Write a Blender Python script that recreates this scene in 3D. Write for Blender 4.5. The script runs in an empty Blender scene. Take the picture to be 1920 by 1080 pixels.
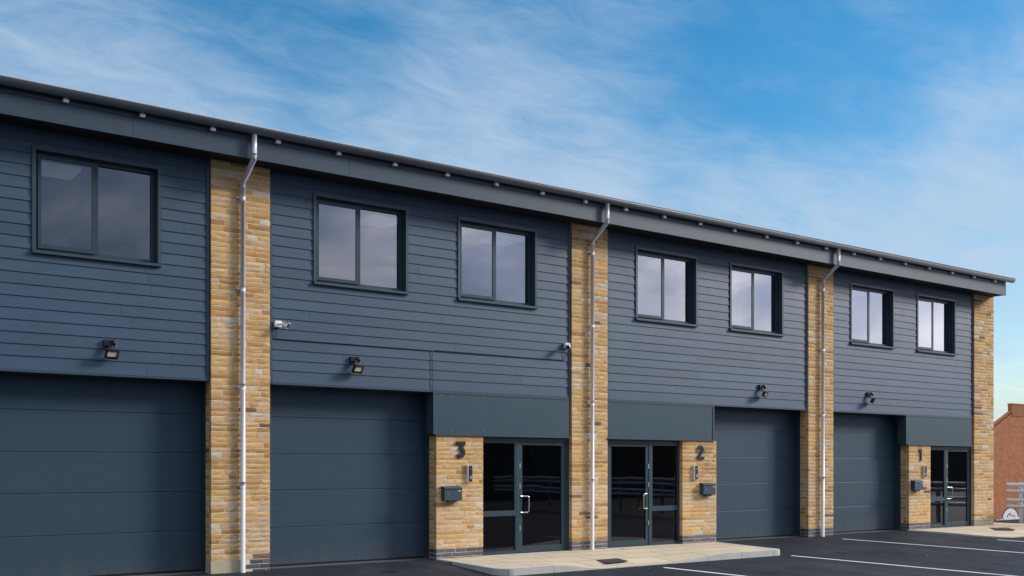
import bpy, math, random
from mathutils import Vector, Matrix
R = math.radians
scene = bpy.context.scene
COL = scene.collection

# ------------------------------------------------------------------ helpers
class MB:
    """collects shapes and links them as one mesh object"""
    def __init__(s): s.v=[]; s.f=[]; s.c=[]; s.smooth=[]
    def add(s, verts, faces, col=(1,1,1), smooth=False):
        o=len(s.v); s.v+= [tuple(p) for p in verts]; s.c+= [tuple(col)]*len(verts)
        s.f+= [tuple(i+o for i in f) for f in faces]; s.smooth+= [smooth]*len(faces)
    def box(s,x0,x1,y0,y1,z0,z1,col=(1,1,1)):
        s.add([(x0,y0,z0),(x1,y0,z0),(x1,y1,z0),(x0,y1,z0),(x0,y0,z1),(x1,y0,z1),(x1,y1,z1),(x0,y1,z1)],
              [(0,3,2,1),(4,5,6,7),(0,1,5,4),(1,2,6,5),(2,3,7,6),(3,0,4,7)],col)
    def obox(s,c,ax,ay,az,hx,hy,hz,col=(1,1,1)):
        c=Vector(c); ax=Vector(ax).normalized()*hx; ay=Vector(ay).normalized()*hy; az=Vector(az).normalized()*hz
        vs=[c+i*ax+j*ay+k*az for k in(-1,1) for j in(-1,1) for i in(-1,1)]
        s.add(vs,[(0,2,3,1),(4,5,7,6),(0,1,5,4),(1,3,7,5),(3,2,6,7),(2,0,4,6)],col)
    def prism(s,poly,axis,a0,a1,col=(1,1,1),smooth=False):
        """poly: 2-D points; axis 'x' -> (y,z) extruded in x, 'y' -> (x,z), 'z' -> (x,y)"""
        n=len(poly); vs=[]
        for a in (a0,a1):
            for p,q in poly:
                vs.append((a,p,q) if axis=='x' else (p,a,q) if axis=='y' else (p,q,a))
        fs=[tuple(range(n))[::-1],tuple(range(n,2*n))]
        o=len(s.v); s.v+=vs; s.c+=[tuple(col)]*len(vs)
        s.f+=[tuple(i+o for i in f) for f in fs]; s.smooth+=[False,False]
        for i in range(n):
            j=(i+1)%n; s.f.append((o+i,o+j,o+n+j,o+n+i)); s.smooth.append(smooth)
    def tube(s,pts,r,seg=12,col=(1,1,1),caps=True):
        pts=[Vector(p) for p in pts]; rings=[]; n=len(pts); o=len(s.v)
        for i,p in enumerate(pts):
            t=(pts[min(i+1,n-1)]-pts[max(i-1,0)]).normalized()
            ref=Vector((0,0,1)) if abs(t.z)<.9 else Vector((1,0,0))
            u=t.cross(ref).normalized(); w=t.cross(u)
            if 0<i<n-1:
                a=(pts[i]-pts[i-1]).normalized(); b=(pts[i+1]-pts[i]).normalized()
            rr=r[i] if isinstance(r,(list,tuple)) else r
            for k in range(seg):
                an=2*math.pi*k/seg; s.v.append(tuple(p+rr*(math.cos(an)*u+math.sin(an)*w))); s.c.append(tuple(col))
        for i in range(n-1):
            for k in range(seg):
                a=o+i*seg+k; b=o+i*seg+(k+1)%seg
                s.f.append((a,b,b+seg,a+seg)); s.smooth.append(True)
        if caps:
            s.f.append(tuple(range(o,o+seg))); s.smooth.append(False)
            s.f.append(tuple(range(o+(n-1)*seg,o+n*seg))[::-1]); s.smooth.append(False)
    def build(s,name,mat,parent=None,loc=(0,0,0),colour=False):
        me=bpy.data.meshes.new(name); me.from_pydata(s.v,[],s.f); me.materials.append(mat)
        me.polygons.foreach_set('use_smooth',s.smooth)
        if colour:
            at=me.color_attributes.new('tint','FLOAT_COLOR','POINT')
            at.data.foreach_set('color',[x for c in s.c for x in (c[0],c[1],c[2],1.0)])
        me.update()
        o=bpy.data.objects.new(name,me); COL.objects.link(o); o.location=loc
        if parent: o.parent=parent
        return o

def tag(o,label=None,cat=None,group=None,kind=None):
    if label: o['label']=label
    if cat: o['category']=cat
    if group: o['group']=group
    if kind: o['kind']=kind
    return o
def empty(name,loc=(0,0,0)):
    o=bpy.data.objects.new(name,None); COL.objects.link(o); o.location=loc; o.empty_display_size=.2
    return o
def copy_tree(o,parent=None):
    c=o.copy(); COL.objects.link(c)
    if parent: c.parent=parent
    for ch in list(o.children): copy_tree(ch,c)
    return c

# ------------------------------------------------------------------ materials
def mat(name):
    m=bpy.data.materials.new(name); m.use_nodes=True
    return m,m.node_tree,m.node_tree.nodes['Principled BSDF']
def N(t,typ,**kw):
    n=t.nodes.new(typ)
    for k,v in kw.items(): setattr(n,k,v)
    return n
def setv(n,**kw):
    for k,v in kw.items(): n.inputs[k.replace('_',' ')].default_value=v
def mapping(t,scale,coord='Object',rot=(0,0,0)):
    tc=N(t,'ShaderNodeTexCoord'); mp=N(t,'ShaderNodeMapping'); mp.inputs['Scale'].default_value=scale
    mp.inputs['Rotation'].default_value=rot
    t.links.new(tc.outputs[coord],mp.inputs['Vector']); return mp.outputs['Vector']
def noise(t,vec,scale=1,detail=4,rough=.55,dist=0):
    n=N(t,'ShaderNodeTexNoise'); n.inputs['Scale'].default_value=scale; n.inputs['Detail'].default_value=detail
    n.inputs['Roughness'].default_value=rough; n.inputs['Distortion'].default_value=dist
    if vec is not None: t.links.new(vec,n.inputs['Vector'])
    return n.outputs['Fac']
def ramp(t,fac,stops):
    r=N(t,'ShaderNodeValToRGB'); e=r.color_ramp.elements
    while len(e)<len(stops): e.new(.5)
    for el,(p,c) in zip(e,stops): el.position=p; el.color=(c[0],c[1],c[2],1) if isinstance(c,(tuple,list)) else (c,c,c,1)
    t.links.new(fac,r.inputs['Fac']); return r.outputs['Color']
def mixc(t,fac,a,b,blend='MIX'):
    m=N(t,'ShaderNodeMix',data_type='RGBA',blend_type=blend)
    for sock,val in ((m.inputs['Factor'],fac),(m.inputs['A'],a),(m.inputs['B'],b)):
        if hasattr(val,'links'): t.links.new(val,sock)
        elif isinstance(val,(int,float)) : sock.default_value=val
        else: sock.default_value=(val[0],val[1],val[2],1)
    return m.outputs['Result']
def bump(t,bs,h,strength=.3,dist=.01,prev=None):
    b=N(t,'ShaderNodeBump'); b.inputs['Strength'].default_value=strength; b.inputs['Distance'].default_value=dist
    t.links.new(h,b.inputs['Height'])
    if prev is not None: t.links.new(prev,b.inputs['Normal'])
    t.links.new(b.outputs['Normal'],bs.inputs['Normal']); return b.outputs['Normal']
def math_(t,op,a,b=None,c=None,clamp=False):
    m=N(t,'ShaderNodeMath',operation=op,use_clamp=clamp)
    for i,x in enumerate((a,b,c)):
        if x is None: continue
        if hasattr(x,'links'): t.links.new(x,m.inputs[i])
        else: m.inputs[i].default_value=x
    return m.outputs[0]

def paint(name,base,rough=.4,var=.12,spec=.5,grain=None,tint=False,bumpk=.0):
    m,t,b=mat(name)
    v=mapping(t,(1,1,1)); n=noise(t,v,1.3,5)
    c=mixc(t,n,tuple(x*(1-var) for x in base),tuple(x*(1+var) for x in base))
    if grain:
        g=noise(t,mapping(t,grain),1,6,.65,.4)
        c=mixc(t,ramp(t,g,[(.35,0),(.7,1)]),mixc(t,1.0,c,(.86,.87,.88),'MULTIPLY'),mixc(t,1.0,c,(1.12,1.1,1.1),'MULTIPLY'))
        bump(t,b,g,.35,.004)
    elif bumpk:
        bump(t,b,noise(t,v,60,3),bumpk,.002)
    if tint:
        a=N(t,'ShaderNodeVertexColor'); a.layer_name='tint'; c=mixc(t,1.0,c,a.outputs['Color'],'MULTIPLY')
    t.links.new(c,b.inputs['Base Color'])
    rn=noise(t,v,3.1,3); 
    t.links.new(math_(t,'MULTIPLY_ADD',rn,.12,rough-.06),b.inputs['Roughness'])
    b.inputs['Specular IOR Level'].default_value=spec
    return m

M={}
M['clad']=paint('cladding_paint',(.044,.081,.128),.50,.10,.38,grain=(1.6,1,55),tint=True)
M['anth']=paint('anthracite_paint',(.038,.067,.090),.42,.06,.42,bumpk=.05)
M['sign']=paint('sign_sheet',(.040,.078,.098),.45,.08,.3,bumpk=.05)
M['frame']=paint('frame_coating',(.030,.056,.074),.42,.05,.35)
M['black']=paint('black_plastic',(.012,.012,.014),.38,.1)
M['white']=paint('white_plastic',(.90,.90,.91),.35,.03)
M['steel']=paint('brushed_steel',(.62,.60,.57),.3,.05); M['steel'].node_tree.nodes['Principled BSDF'].inputs['Metallic'].default_value=1
M['mark']=paint('road_paint',(.72,.72,.72),.6,.12,.3,bumpk=.3)
m,t,b=M['mark'],M['mark'].node_tree,M['mark'].node_tree.nodes['Principled BSDF']
src=b.inputs['Base Color'].links[0].from_socket; v=mapping(t,(1,1,1))
wr=math_(t,'ADD',math_(t,'MULTIPLY',noise(t,v,28,5,.7),.6),math_(t,'MULTIPLY',noise(t,v,2.2,4,.6),.5))
t.links.new(mixc(t,ramp(t,wr,[(.60,0),(.72,.75)]),src,(.05,.055,.065)),b.inputs['Base Color'])
M['dark']=paint('dark_backing',(.012,.014,.016),.7,.1,.3)
M['plaster']=paint('plaster',(.30,.31,.33),.8,.05,.2)
M['lamp']=paint('led_reflector',(.66,.62,.48),.25,.05)
M['graf_white']=paint('graffiti_white',(.72,.72,.72),.6,.08,.3)
M['graf_black']=paint('graffiti_black',(.02,.02,.025),.6,.1,.3)
M['numeral']=paint('numeral_face',(.016,.024,.034),.5,.05,.25)
m,t,b=mat('ceiling_panel'); b.inputs['Base Color'].default_value=(.6,.62,.64,1); b.inputs['Emission Color'].default_value=(.9,.97,1,1); b.inputs['Emission Strength'].default_value=.10; M['panel']=m
M['lid']=paint('cast_cover',(.035,.036,.04),.55,.2,.4,bumpk=.5)

# garage door: steel sections with fine horizontal ribs
m,t,b=mat('garage_steel'); v=mapping(t,(1,1,1)); n=noise(t,mapping(t,(.8,1,14)),1,5)
c=mixc(t,n,(.032,.062,.092),(.038,.073,.107))
sz=N(t,'ShaderNodeSeparateXYZ'); t.links.new(v,sz.inputs[0]); dn=noise(t,mapping(t,(5,5,1.2)),1,6,.65)
dirt=math_(t,'MULTIPLY',ramp(t,sz.outputs['Z'],[(.0,.8),(.42,0)]),ramp(t,dn,[(.35,0),(.7,1)])); c=mixc(t,dirt,c,(.10,.098,.09))
scr=noise(t,mapping(t,(1.2,1,30)),1,5,.7); c=mixc(t,ramp(t,scr,[(.66,0),(.78,.35)]),c,(.09,.11,.13)); t.links.new(c,b.inputs['Base Color'])
w=N(t,'ShaderNodeTexWave',wave_type='BANDS',bands_direction='Z',wave_profile='SIN'); w.inputs['Scale'].default_value=3.14; w.inputs['Distortion'].default_value=.15
t.links.new(v,w.inputs['Vector']); nb=bump(t,b,ramp(t,w.outputs['Fac'],[(0,0),(.12,1),(1,1)]),.12,.004)
bump(t,b,noise(t,mapping(t,(3,3,120)),1,4),.12,.003,nb)
b.inputs['Roughness'].default_value=.5; b.inputs['Specular IOR Level'].default_value=.3
M['garage']=m

# galvanised metal
def galv(name,base,metal,rough):
    m,t,b=mat(name); v=mapping(t,(1,1,1)); n=noise(t,v,22,4); s=noise(t,mapping(t,(9,9,.8)),1,4)
    c=mixc(t,n,tuple(x*.94 for x in base),base); c=mixc(t,ramp(t,s,[(.35,0),(.7,1)]),mixc(t,1.0,c,(.9,.9,.91),'MULTIPLY'),c)
    t.links.new(c,b.inputs['Base Color']); b.inputs['Metallic'].default_value=metal
    t.links.new(math_(t,'MULTIPLY_ADD',n,.2,rough-.1),b.inputs['Roughness']); return m
M['pipe']=galv('galvanised_pipe',(.74,.75,.79),.15,.38)
M['conc']=paint('dark_concrete',(.10,.10,.10),.85,.2,.2)
M['gutter']=galv('weathered_gutter',(.20,.21,.23),.35,.5)
M['rail']=galv('galvanised_rail',(.50,.56,.68),.55,.32)

# stone, mortar, bricks
m,t,b=mat('buff_stone'); a=N(t,'ShaderNodeVertexColor'); a.layer_name='tint'
v=mapping(t,(1,1,1)); n1=noise(t,v,14,6,.65); n2=noise(t,v,70,4,.6)
c=mixc(t,ramp(t,n1,[(.3,0),(.72,1)]),mixc(t,1.0,a.outputs['Color'],(.84,.77,.68),'MULTIPLY'),mixc(t,1.0,a.outputs['Color'],(1.08,1.08,1.08),'MULTIPLY'))
c=mixc(t,ramp(t,n2,[(.35,.0),(.5,1)]),mixc(t,1.0,c,(.88,.84,.8),'MULTIPLY'),c)
t.links.new(c,b.inputs['Base Color']); b.inputs['Roughness'].default_value=.9; b.inputs['Specular IOR Level'].default_value=.2
bump(t,b,noise(t,v,45,6,.7),.45,.009); M['stone']=m
m,t,b=mat('mortar'); v=mapping(t,(1,1,1)); c=mixc(t,noise(t,v,9,6),(.66,.55,.37),(.80,.69,.49)); t.links.new(c,b.inputs['Base Color'])
b.inputs['Roughness'].default_value=.95; bump(t,b,noise(t,v,90,4),.5,.006); M['mortar']=m
m,t,b=mat('blue_brick'); a=N(t,'ShaderNodeVertexColor'); a.layer_name='tint'; v=mapping(t,(1,1,1))
c=mixc(t,noise(t,v,25,5),mixc(t,1.0,a.outputs['Color'],(.7,.7,.7),'MULTIPLY'),a.outputs['Color']); t.links.new(c,b.inputs['Base Color'])
b.inputs['Roughness'].default_value=.55; bump(t,b,noise(t,v,80,4),.3,.004); M['bluebrick']=m

# asphalt
m,t,b=mat('asphalt'); v=mapping(t,(1,1,1))
big=noise(t,v,.35,5,.6); mid=noise(t,mapping(t,(1.2,.5,1)),1.1,6,.65); fine=noise(t,v,55,3,.7)
vo=N(t,'ShaderNodeTexVoronoi'); vo.inputs['Scale'].default_value=85; t.links.new(v,vo.inputs['Vector'])
c=mixc(t,ramp(t,mid,[(.35,0),(.65,1)]),(.010,.014,.021),(.026,.031,.041))
c=mixc(t,ramp(t,fine,[(.45,0),(.75,1)]),c,(.070,.073,.080)); 
c=mixc(t,ramp(t,big,[(.55,0),(.72,1)]),c,mixc(t,1.0,c,(1.5,1.48,1.42),'MULTIPLY'))
sp=ramp(t,noise(t,v,9,2,.5),[(.70,0),(.74,1)]); c=mixc(t,mixc(t,1.0,sp,(.25,.25,.25),'MULTIPLY'),c,(.07,.07,.07))
sc=noise(t,mapping(t,(2.6,.28,1),rot=(0,0,R(20))),1.0,6,.6,.6); c=mixc(t,ramp(t,sc,[(.54,0),(.70,.8)]),c,mixc(t,1.0,c,(1.75,1.72,1.66),'MULTIPLY'))
ol=N(t,'ShaderNodeTexVoronoi'); ol.inputs['Scale'].default_value=.75; t.links.new(v,ol.inputs['Vector'])
c=mixc(t,ramp(t,math_(t,'ADD',ol.outputs['Distance'],math_(t,'MULTIPLY',fine,.12)),[(.10,.75),(.22,0)]),c,(.006,.007,.009))
gt=ramp(t,noise(t,v,120,2,.6),[(.66,0),(.72,.6)]); c=mixc(t,gt,c,(.13,.13,.13))
t.links.new(c,b.inputs['Base Color'])
t.links.new(math_(t,'MULTIPLY_ADD',mid,.25,.50),b.inputs['Roughness'])
b.inputs['Specular IOR Level'].default_value=.07
nb=bump(t,b,vo.outputs['Distance'],.55,.006); bump(t,b,mid,.3,.02,nb); M['asphalt']=m

# pavement slabs
m,t,b=mat('buff_slabs'); v=mapping(t,(1,1,1))
br=N(t,'ShaderNodeTexBrick'); br.offset=.5; br.inputs['Scale'].default_value=1; br.inputs['Brick Width'].default_value=.9; br.inputs['Row Height'].default_value=.6
br.inputs['Mortar Size'].default_value=.011; br.inputs['Mortar Smooth'].default_value=.2; br.inputs['Bias'].default_value=0
br.inputs['Color1'].default_value=(.60,.49,.34,1); br.inputs['Color2'].default_value=(.68,.57,.40,1); br.inputs['Mortar'].default_value=(.20,.14,.07,1)
t.links.new(mapping(t,(1,1,1),rot=(0,0,R(4))),br.inputs['Vector'])
st=noise(t,v,1.1,5,.6); c=mixc(t,ramp(t,st,[(.60,0),(.72,1)]),br.outputs['Color'],mixc(t,1.0,br.outputs['Color'],(.80,.70,.50),'MULTIPLY'))
c=mixc(t,ramp(t,noise(t,v,40,4),[(.3,0),(.6,1)]),mixc(t,1.0,c,(.88,.87,.85),'MULTIPLY'),c)
t.links.new(c,b.inputs['Base Color']); b.inputs['Roughness'].default_value=.85; bump(t,b,br.outputs['Fac'],-.4,.004); M['slab']=m
m,t,b=mat('kerb_concrete'); v=mapping(t,(1,1,1)); c=mixc(t,noise(t,v,6,6,.65),(.40,.39,.37),(.62,.60,.56))
br=N(t,'ShaderNodeTexBrick'); br.offset=0; br.inputs['Scale'].default_value=1; br.inputs['Brick Width'].default_value=.915; br.inputs['Row Height'].default_value=50
br.inputs['Mortar Size'].default_value=.006; br.inputs['Color1'].default_value=br.inputs['Color2'].default_value=(1,1,1,1); br.inputs['Mortar'].default_value=(.35,.33,.3,1)
t.links.new(v,br.inputs['Vector']); c=mixc(t,1.0,c,br.outputs['Color'],'MULTIPLY')
t.links.new(c,b.inputs['Base Color']); b.inputs['Roughness'].default_value=.85; bump(t,b,noise(t,v,60,4),.4,.005); M['kerb']=m

# old rust-orange brick
m,t,b=mat('orange_brick'); v=mapping(t,(1,1,1),rot=(R(90),0,0))
br=N(t,'ShaderNodeTexBrick'); br.inputs['Scale'].default_value=1; br.inputs['Brick Width'].default_value=.225; br.inputs['Row Height'].default_value=.075
br.inputs['Mortar Size'].default_value=.006; br.inputs['Color1'].default_value=(.47,.16,.048,1); br.inputs['Color2'].default_value=(.38,.125,.040,1); br.inputs['Mortar'].default_value=(.30,.13,.06,1)
t.links.new(v,br.inputs['Vector'])
c=mixc(t,ramp(t,noise(t,mapping(t,(3,3,.7)),1,6,.65),[(.42,0),(.72,1)]),br.outputs['Color'],(.26,.10,.045))
c=mixc(t,ramp(t,noise(t,mapping(t,(1,1,1)),7,5),[(.5,0),(.8,1)]),c,(.58,.21,.07)); t.links.new(c,b.inputs['Base Color'])
b.inputs['Roughness'].default_value=.92; bump(t,b,br.outputs['Fac'],-.3,.005); M['orange']=m
m,t,b=mat('chimney_render'); v=mapping(t,(4,4,.9)); c=mixc(t,noise(t,v,1.6,6,.65),(.17,.075,.035),(.42,.16,.06)); t.links.new(c,b.inputs['Base Color']); b.inputs['Roughness'].default_value=.95; M['chimney']=m
m,t,b=mat('render_block'); v=mapping(t,(1,1,1)); c=mixc(t,noise(t,v,8,6,.6),(.40,.33,.22),(.60,.51,.37)); t.links.new(c,b.inputs['Base Color']); b.inputs['Roughness'].default_value=.95; bump(t,b,noise(t,v,40,5),.5,.008); M['render']=m
m,t,b=mat('dry_leaf'); v=mapping(t,(1,1,1)); c=mixc(t,noise(t,v,30,3),(.30,.12,.03),(.42,.22,.06)); t.links.new(c,b.inputs['Base Color']); b.inputs['Roughness'].default_value=.8; M['leaf']=m
m,t,b=mat('shed_sheet'); v=mapping(t,(1,1,1)); c=mixc(t,noise(t,v,.6,5),(.030,.034,.036),(.05,.052,.05)); t.links.new(c,b.inputs['Base Color']); b.inputs['Roughness'].default_value=.6
w=N(t,'ShaderNodeTexWave',bands_direction='Z'); w.inputs['Scale'].default_value=2; t.links.new(v,w.inputs['Vector']); bump(t,b,w.outputs['Fac'],.8,.04); M['shed']=m

# glass: clear pane of a double-glazed unit
def glass(name,tint,power,wob):
    m=bpy.data.materials.new(name); m.use_nodes=True; t=m.node_tree; t.nodes.clear()
    out=N(t,'ShaderNodeOutputMaterial'); tr=N(t,'ShaderNodeBsdfTransparent'); tr.inputs['Color'].default_value=(*tint,1)
    gl=N(t,'ShaderNodeBsdfGlossy'); gl.inputs['Roughness'].default_value=.015; gl.inputs['Color'].default_value=(.97,.97,1,1)
    fr=N(t,'ShaderNodeFresnel'); fr.inputs['IOR'].default_value=1.52
    bp=N(t,'ShaderNodeBump'); bp.inputs['Strength'].default_value=wob; bp.inputs['Distance'].default_value=.02
    t.links.new(noise(t,mapping(t,(1,1,1)),1.7,2,.4),bp.inputs['Height']); t.links.new(bp.outputs['Normal'],gl.inputs['Normal'])
    fac=math_(t,'SUBTRACT',1.0,math_(t,'POWER',math_(t,'SUBTRACT',1.0,fr.outputs['Fac']),power))
    mx=N(t,'ShaderNodeMixShader'); t.links.new(fac,mx.inputs['Fac']); t.links.new(tr.outputs[0],mx.inputs[1]); t.links.new(gl.outputs[0],mx.inputs[2])
    t.links.new(mx.outputs[0],out.inputs['Surface']); return m
M['glass']=glass('window_glass',(.34,.38,.42),7.5,.05)
M['doorglass']=glass('door_glass',(.16,.20,.23),1.35,.04)

# ------------------------------------------------------------------ masonry
rnd=random.Random(7)
def stone_tint(z=9):
    r=rnd.random()
    if z<1.25 and rnd.random()<.42: r=.1
    if r<.05: base=(.70,.63,.51); k=rnd.uniform(.85,1.05)
    elif r<.058: base=(.24,.15,.10); k=rnd.uniform(.7,1.2)
    elif r<.20: base=(.72,.52,.32); k=rnd.uniform(.85,1.05)
    elif r<.40: base=(.58,.335,.14); k=rnd.uniform(.78,1.05)
    else: base=(.70,.445,.195); k=rnd.uniform(.82,1.10)
    h=rnd.uniform(-.06,.06)
    return (base[0]*k*(1+h*.3),base[1]*k,base[2]*k*(1-h))
def block(S,fn,u0,u1,z0,z1,depth,bulge,tint,step=.075):
    """rough-faced block; fn(u,z,d): d = distance in from the face"""
    nu=max(2,int((u1-u0)/step)); nz=2; vs=[]; o=0
    for k in range(nz+1):
        for i in range(nu+1):
            u=u0+(u1-u0)*i/nu; z=z0+(z1-z0)*k/nz
            edge=(i in(0,nu)) or (k in(0,nz))
            d=rnd.uniform(.0,.0045) if edge else rnd.uniform(-bulge,.002)
            if i in(0,nu): u+=rnd.uniform(-.003,.003)
            if k in(0,nz): z+=rnd.uniform(-.003,.003)*min(1,bulge/.008)
            vs.append(fn(u,z,d))
    fs=[]; W=nu+1
    for k in range(nz):
        for i in range(nu): fs.append((k*W+i,k*W+i+1,(k+1)*W+i+1,(k+1)*W+i))
    ring=[i for i in range(W)]+[k*W+nu for k in range(1,nz+1)]+[nz*W+i for i in range(nu-1,-1,-1)]+[k*W for k in range(nz-1,0,-1)]
    n0=len(vs); n=len(ring)
    def par(j):
        k,i=divmod(j,W); return u0+(u1-u0)*i/nu, z0+(z1-z0)*k/nz
    for j in ring:
        u,z=par(j); vs.append(fn(u,z,depth))
    for a in range(n):
        bq=(a+1)%n; fs.append((ring[bq],ring[a],n0+a,n0+bq))
    S.add(vs,fs,tint)
def run(S,fn,u0,u1,z0,z1,depth,bulge,tintf,lmin,lmax,joint=.015):
    u=u0
    while u<u1-.02:
        l=rnd.uniform(lmin,lmax); e=u+l
        if u1-e<lmin*.6: e=u1
        block(S,fn,u,min(e,u1)-(joint if e<u1 else 0),z0,z1,depth,bulge,tintf(z0)); u=e
def masonry(parent,name,x0,x1,z1,ret_l,ret_r,back,base='brick',plinth_to=None):
    """stone facing on a mortar core; front face at y=0"""
    core=MB(); core.box(x0+.0065,x1-.0065,.0065,back,-.2,z1); root=core.build(name,M['mortar'],parent)
    S=MB(); B=MB(); F=lambda u,z,d:(u,d,z)
    L=lambda u,z,d:(x0+d,u,z); Rr=lambda u,z,d:(x1-d,u,z)
    z=.197
    while z<z1-.03:
        h=rnd.uniform(.058,.078)
        if z+h>z1-.05: h=z1-z
        run(S,F,x0,x1,z,z+h,.08,.007,stone_tint,.13,.46)
        if ret_l: run(S,L,.092,ret_l,z,z+h,.06,.008,stone_tint,.08,.2)
        if ret_r: run(S,Rr,.092,ret_r,z,z+h,.06,.008,stone_tint,.08,.2)
        z+=h+.0155
    bt=lambda:(lambda k:(.115*k,.115*k,.155*k))(rnd.uniform(.6,1.3)) if base!='pale' else (lambda k:(.36*k,.32*k,.26*k))(rnd.uniform(.75,1.1))
    zz=-.03
    for c in range(3):
        off=[0,-.11,-.04][c]; xs=x0; a=z_=zz+c*.076
        if base!='none' or True:
            u=x0+off
            while u<x1-.01:
                s0=max(u,x0); e=min(u+.215,x1)
                if e-s0>.03 and not (base=='half' and s0<x0+.55): block(B,F,s0,e,a,a+.065,.08,.002,bt(),.12)
                u+=.226
            if ret_l and base!='half':
                block(B,L,.092,ret_l,a,a+.065,.06,.002,bt(),.12)
            if ret_r: block(B,Rr,.092,ret_r,a,a+.065,.06,.002,bt(),.12)
    S.build('stone_facing',M['stone'],root,colour=True)
    B.build('brick_base',M['bluebrick'],root,colour=True)
    if base=='half':
        r=MB(); r.box(x0-.006,x0+.555,-.006,.22,-.05,.192); r.build('rendered_base',M['render'],root)
    return root

# ------------------------------------------------------------------ building
BLD=empty('business_unit_terrace',(14.2,0,0))
tag(BLD,'two-storey terrace of business units with blue-grey boarding, buff stone pillars and dark garage doors','building')
BP=empty('tmp'); bpy.data.objects.remove(BP)
OX=14.2
def bpart(mb,name,m,parent=None,colour=False):
    """mesh given in world coordinates, parented to the building"""
    if parent is None:
        return mb.build(name,m,BLD,(-OX,0,0),colour)
    return mb.build(name,m,parent,(0,0,0),colour)
class _P:  # parent shim: parts given in world coordinates
    pass

PIL=[(-1.12,-.16),(6.055,7.02),(13.255,14.18),(20.45,21.385),(27.58,28.57)]
TOP=6.42
for i,(a,b_) in enumerate(PIL):
    rt=masonry(BLD,'stone_pillar',a,b_,TOP,.235,(.235 if i in(1,3) else 0) or (.1 if i!=4 else .24),.26,'half' if i==1 else 'pale' if i==4 else 'brick')
    rt.location=(-OX,0,0)
COLS=[(1.86,2.89,0,.235),(10.147,11.155,.235,.1),(16.285,17.322,.1,.235),(24.498,25.47,.235,.1)]
for i,(a,b_,l,r) in enumerate(COLS):
    rt=masonry(BLD,'entrance_column',a,b_,2.195,l or .1,r,.30); rt.location=(-OX,0,0)

WZ0,WZ1=4.632,6.132
WX=[[.68,3.497],[7.792,10.626],[14.97,17.79],[22.10,24.913]]
# boarding, one part per unit
def boarding(x0,x1,wins):
    B=MB(); bk=MB(); tr=MB()
    xa,xb=x0+.055,x1-.03
    z=2.995; k=0
    rows=[(2.995,3.190)]
    while rows[-1][1]<6.42: rows.append((rows[-1][1],rows[-1][1]+.1665))
    for (a,b2) in rows:
        b2=min(b2,6.45)
        segs=[]
        cut=sorted({a,b2,*[z for z in (WZ0+.02,WZ1-.02) if a<z<b2]})
        # random butt joints along the course
        js=[]; u=xa+rnd.uniform(.6,3.6)
        while u<xb: js.append(u); u+=3.6
        for z0,z1 in zip(cut,cut[1:]):
            holes=[(w+.03,w+1.77) for w in wins] if (z0+z1)/2>WZ0+.02 and (z0+z1)/2<WZ1-.02 else []
            iv=[]; u=xa
            for h0,h1 in holes: iv.append((u,h0)); u=h1
            iv.append((u,xb))
            for i0,i1 in iv:
                pts=[i0]+[j for j in js if i0+.05<j<i1-.05]+[i1]
                for p,q in zip(pts,pts[1:]):
                    tv=rnd.uniform(.90,1.1); g=.0015
                    yb=lambda zz:.041+(zz-a)/(b2-a)*.013
                    y0,y1=yb(z0),yb(z1)
                    zt=z1+(.02 if z1==b2 else 0); y1=yb(zt)
                    B.add([(p+g,y0,z0),(q-g,y0,z0),(q-g,.075,z0),(p+g,.075,z0),(p+g,y1,zt),(q-g,y1,zt),(q-g,.075,zt),(p+g,.075,zt)],
                          [(0,3,2,1),(4,5,6,7),(0,1,5,4),(1,2,6,5),(2,3,7,6),(3,0,4,7)],(tv*rnd.uniform(.98,1.02),tv,tv))
    # backing wall with window openings
    lo,hi=3.0,6.42
    u=x0
    for w in wins:
        bk.box(u,w+.045,.0765,.24,lo,hi); bk.box(w+.045,w+1.755,.0765,.24,lo,WZ0+.045); bk.box(w+.045,w+1.755,.0765,.24,WZ1-.045,hi); u=w+1.755
    bk.box(u,x1,.0765,.24,lo,hi)
    tr.box(x0+.002,x0+.05,.034,.076,2.975,6.42); tr.box(x1-.056,x1-.004,.034,.076,2.975,6.42)
    tr.box(x0+.0505,x1-.0565,.030,.42,2.962,2.992)
    B.build('boarding',M['clad'],BLD,(-OX,0,0),True)
    w=bk.build('wall',M['dark'],BLD,(-OX,0,0)); t_=tr.build('edge_trim',M['anth'],BLD,(-OX,0,0))
BAYS=[(-.16,6.055),(7.02,13.255),(14.18,20.45),(21.385,27.58)]
for (x0,x1),ws in zip(BAYS,WX): boarding(x0,x1,ws)

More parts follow.
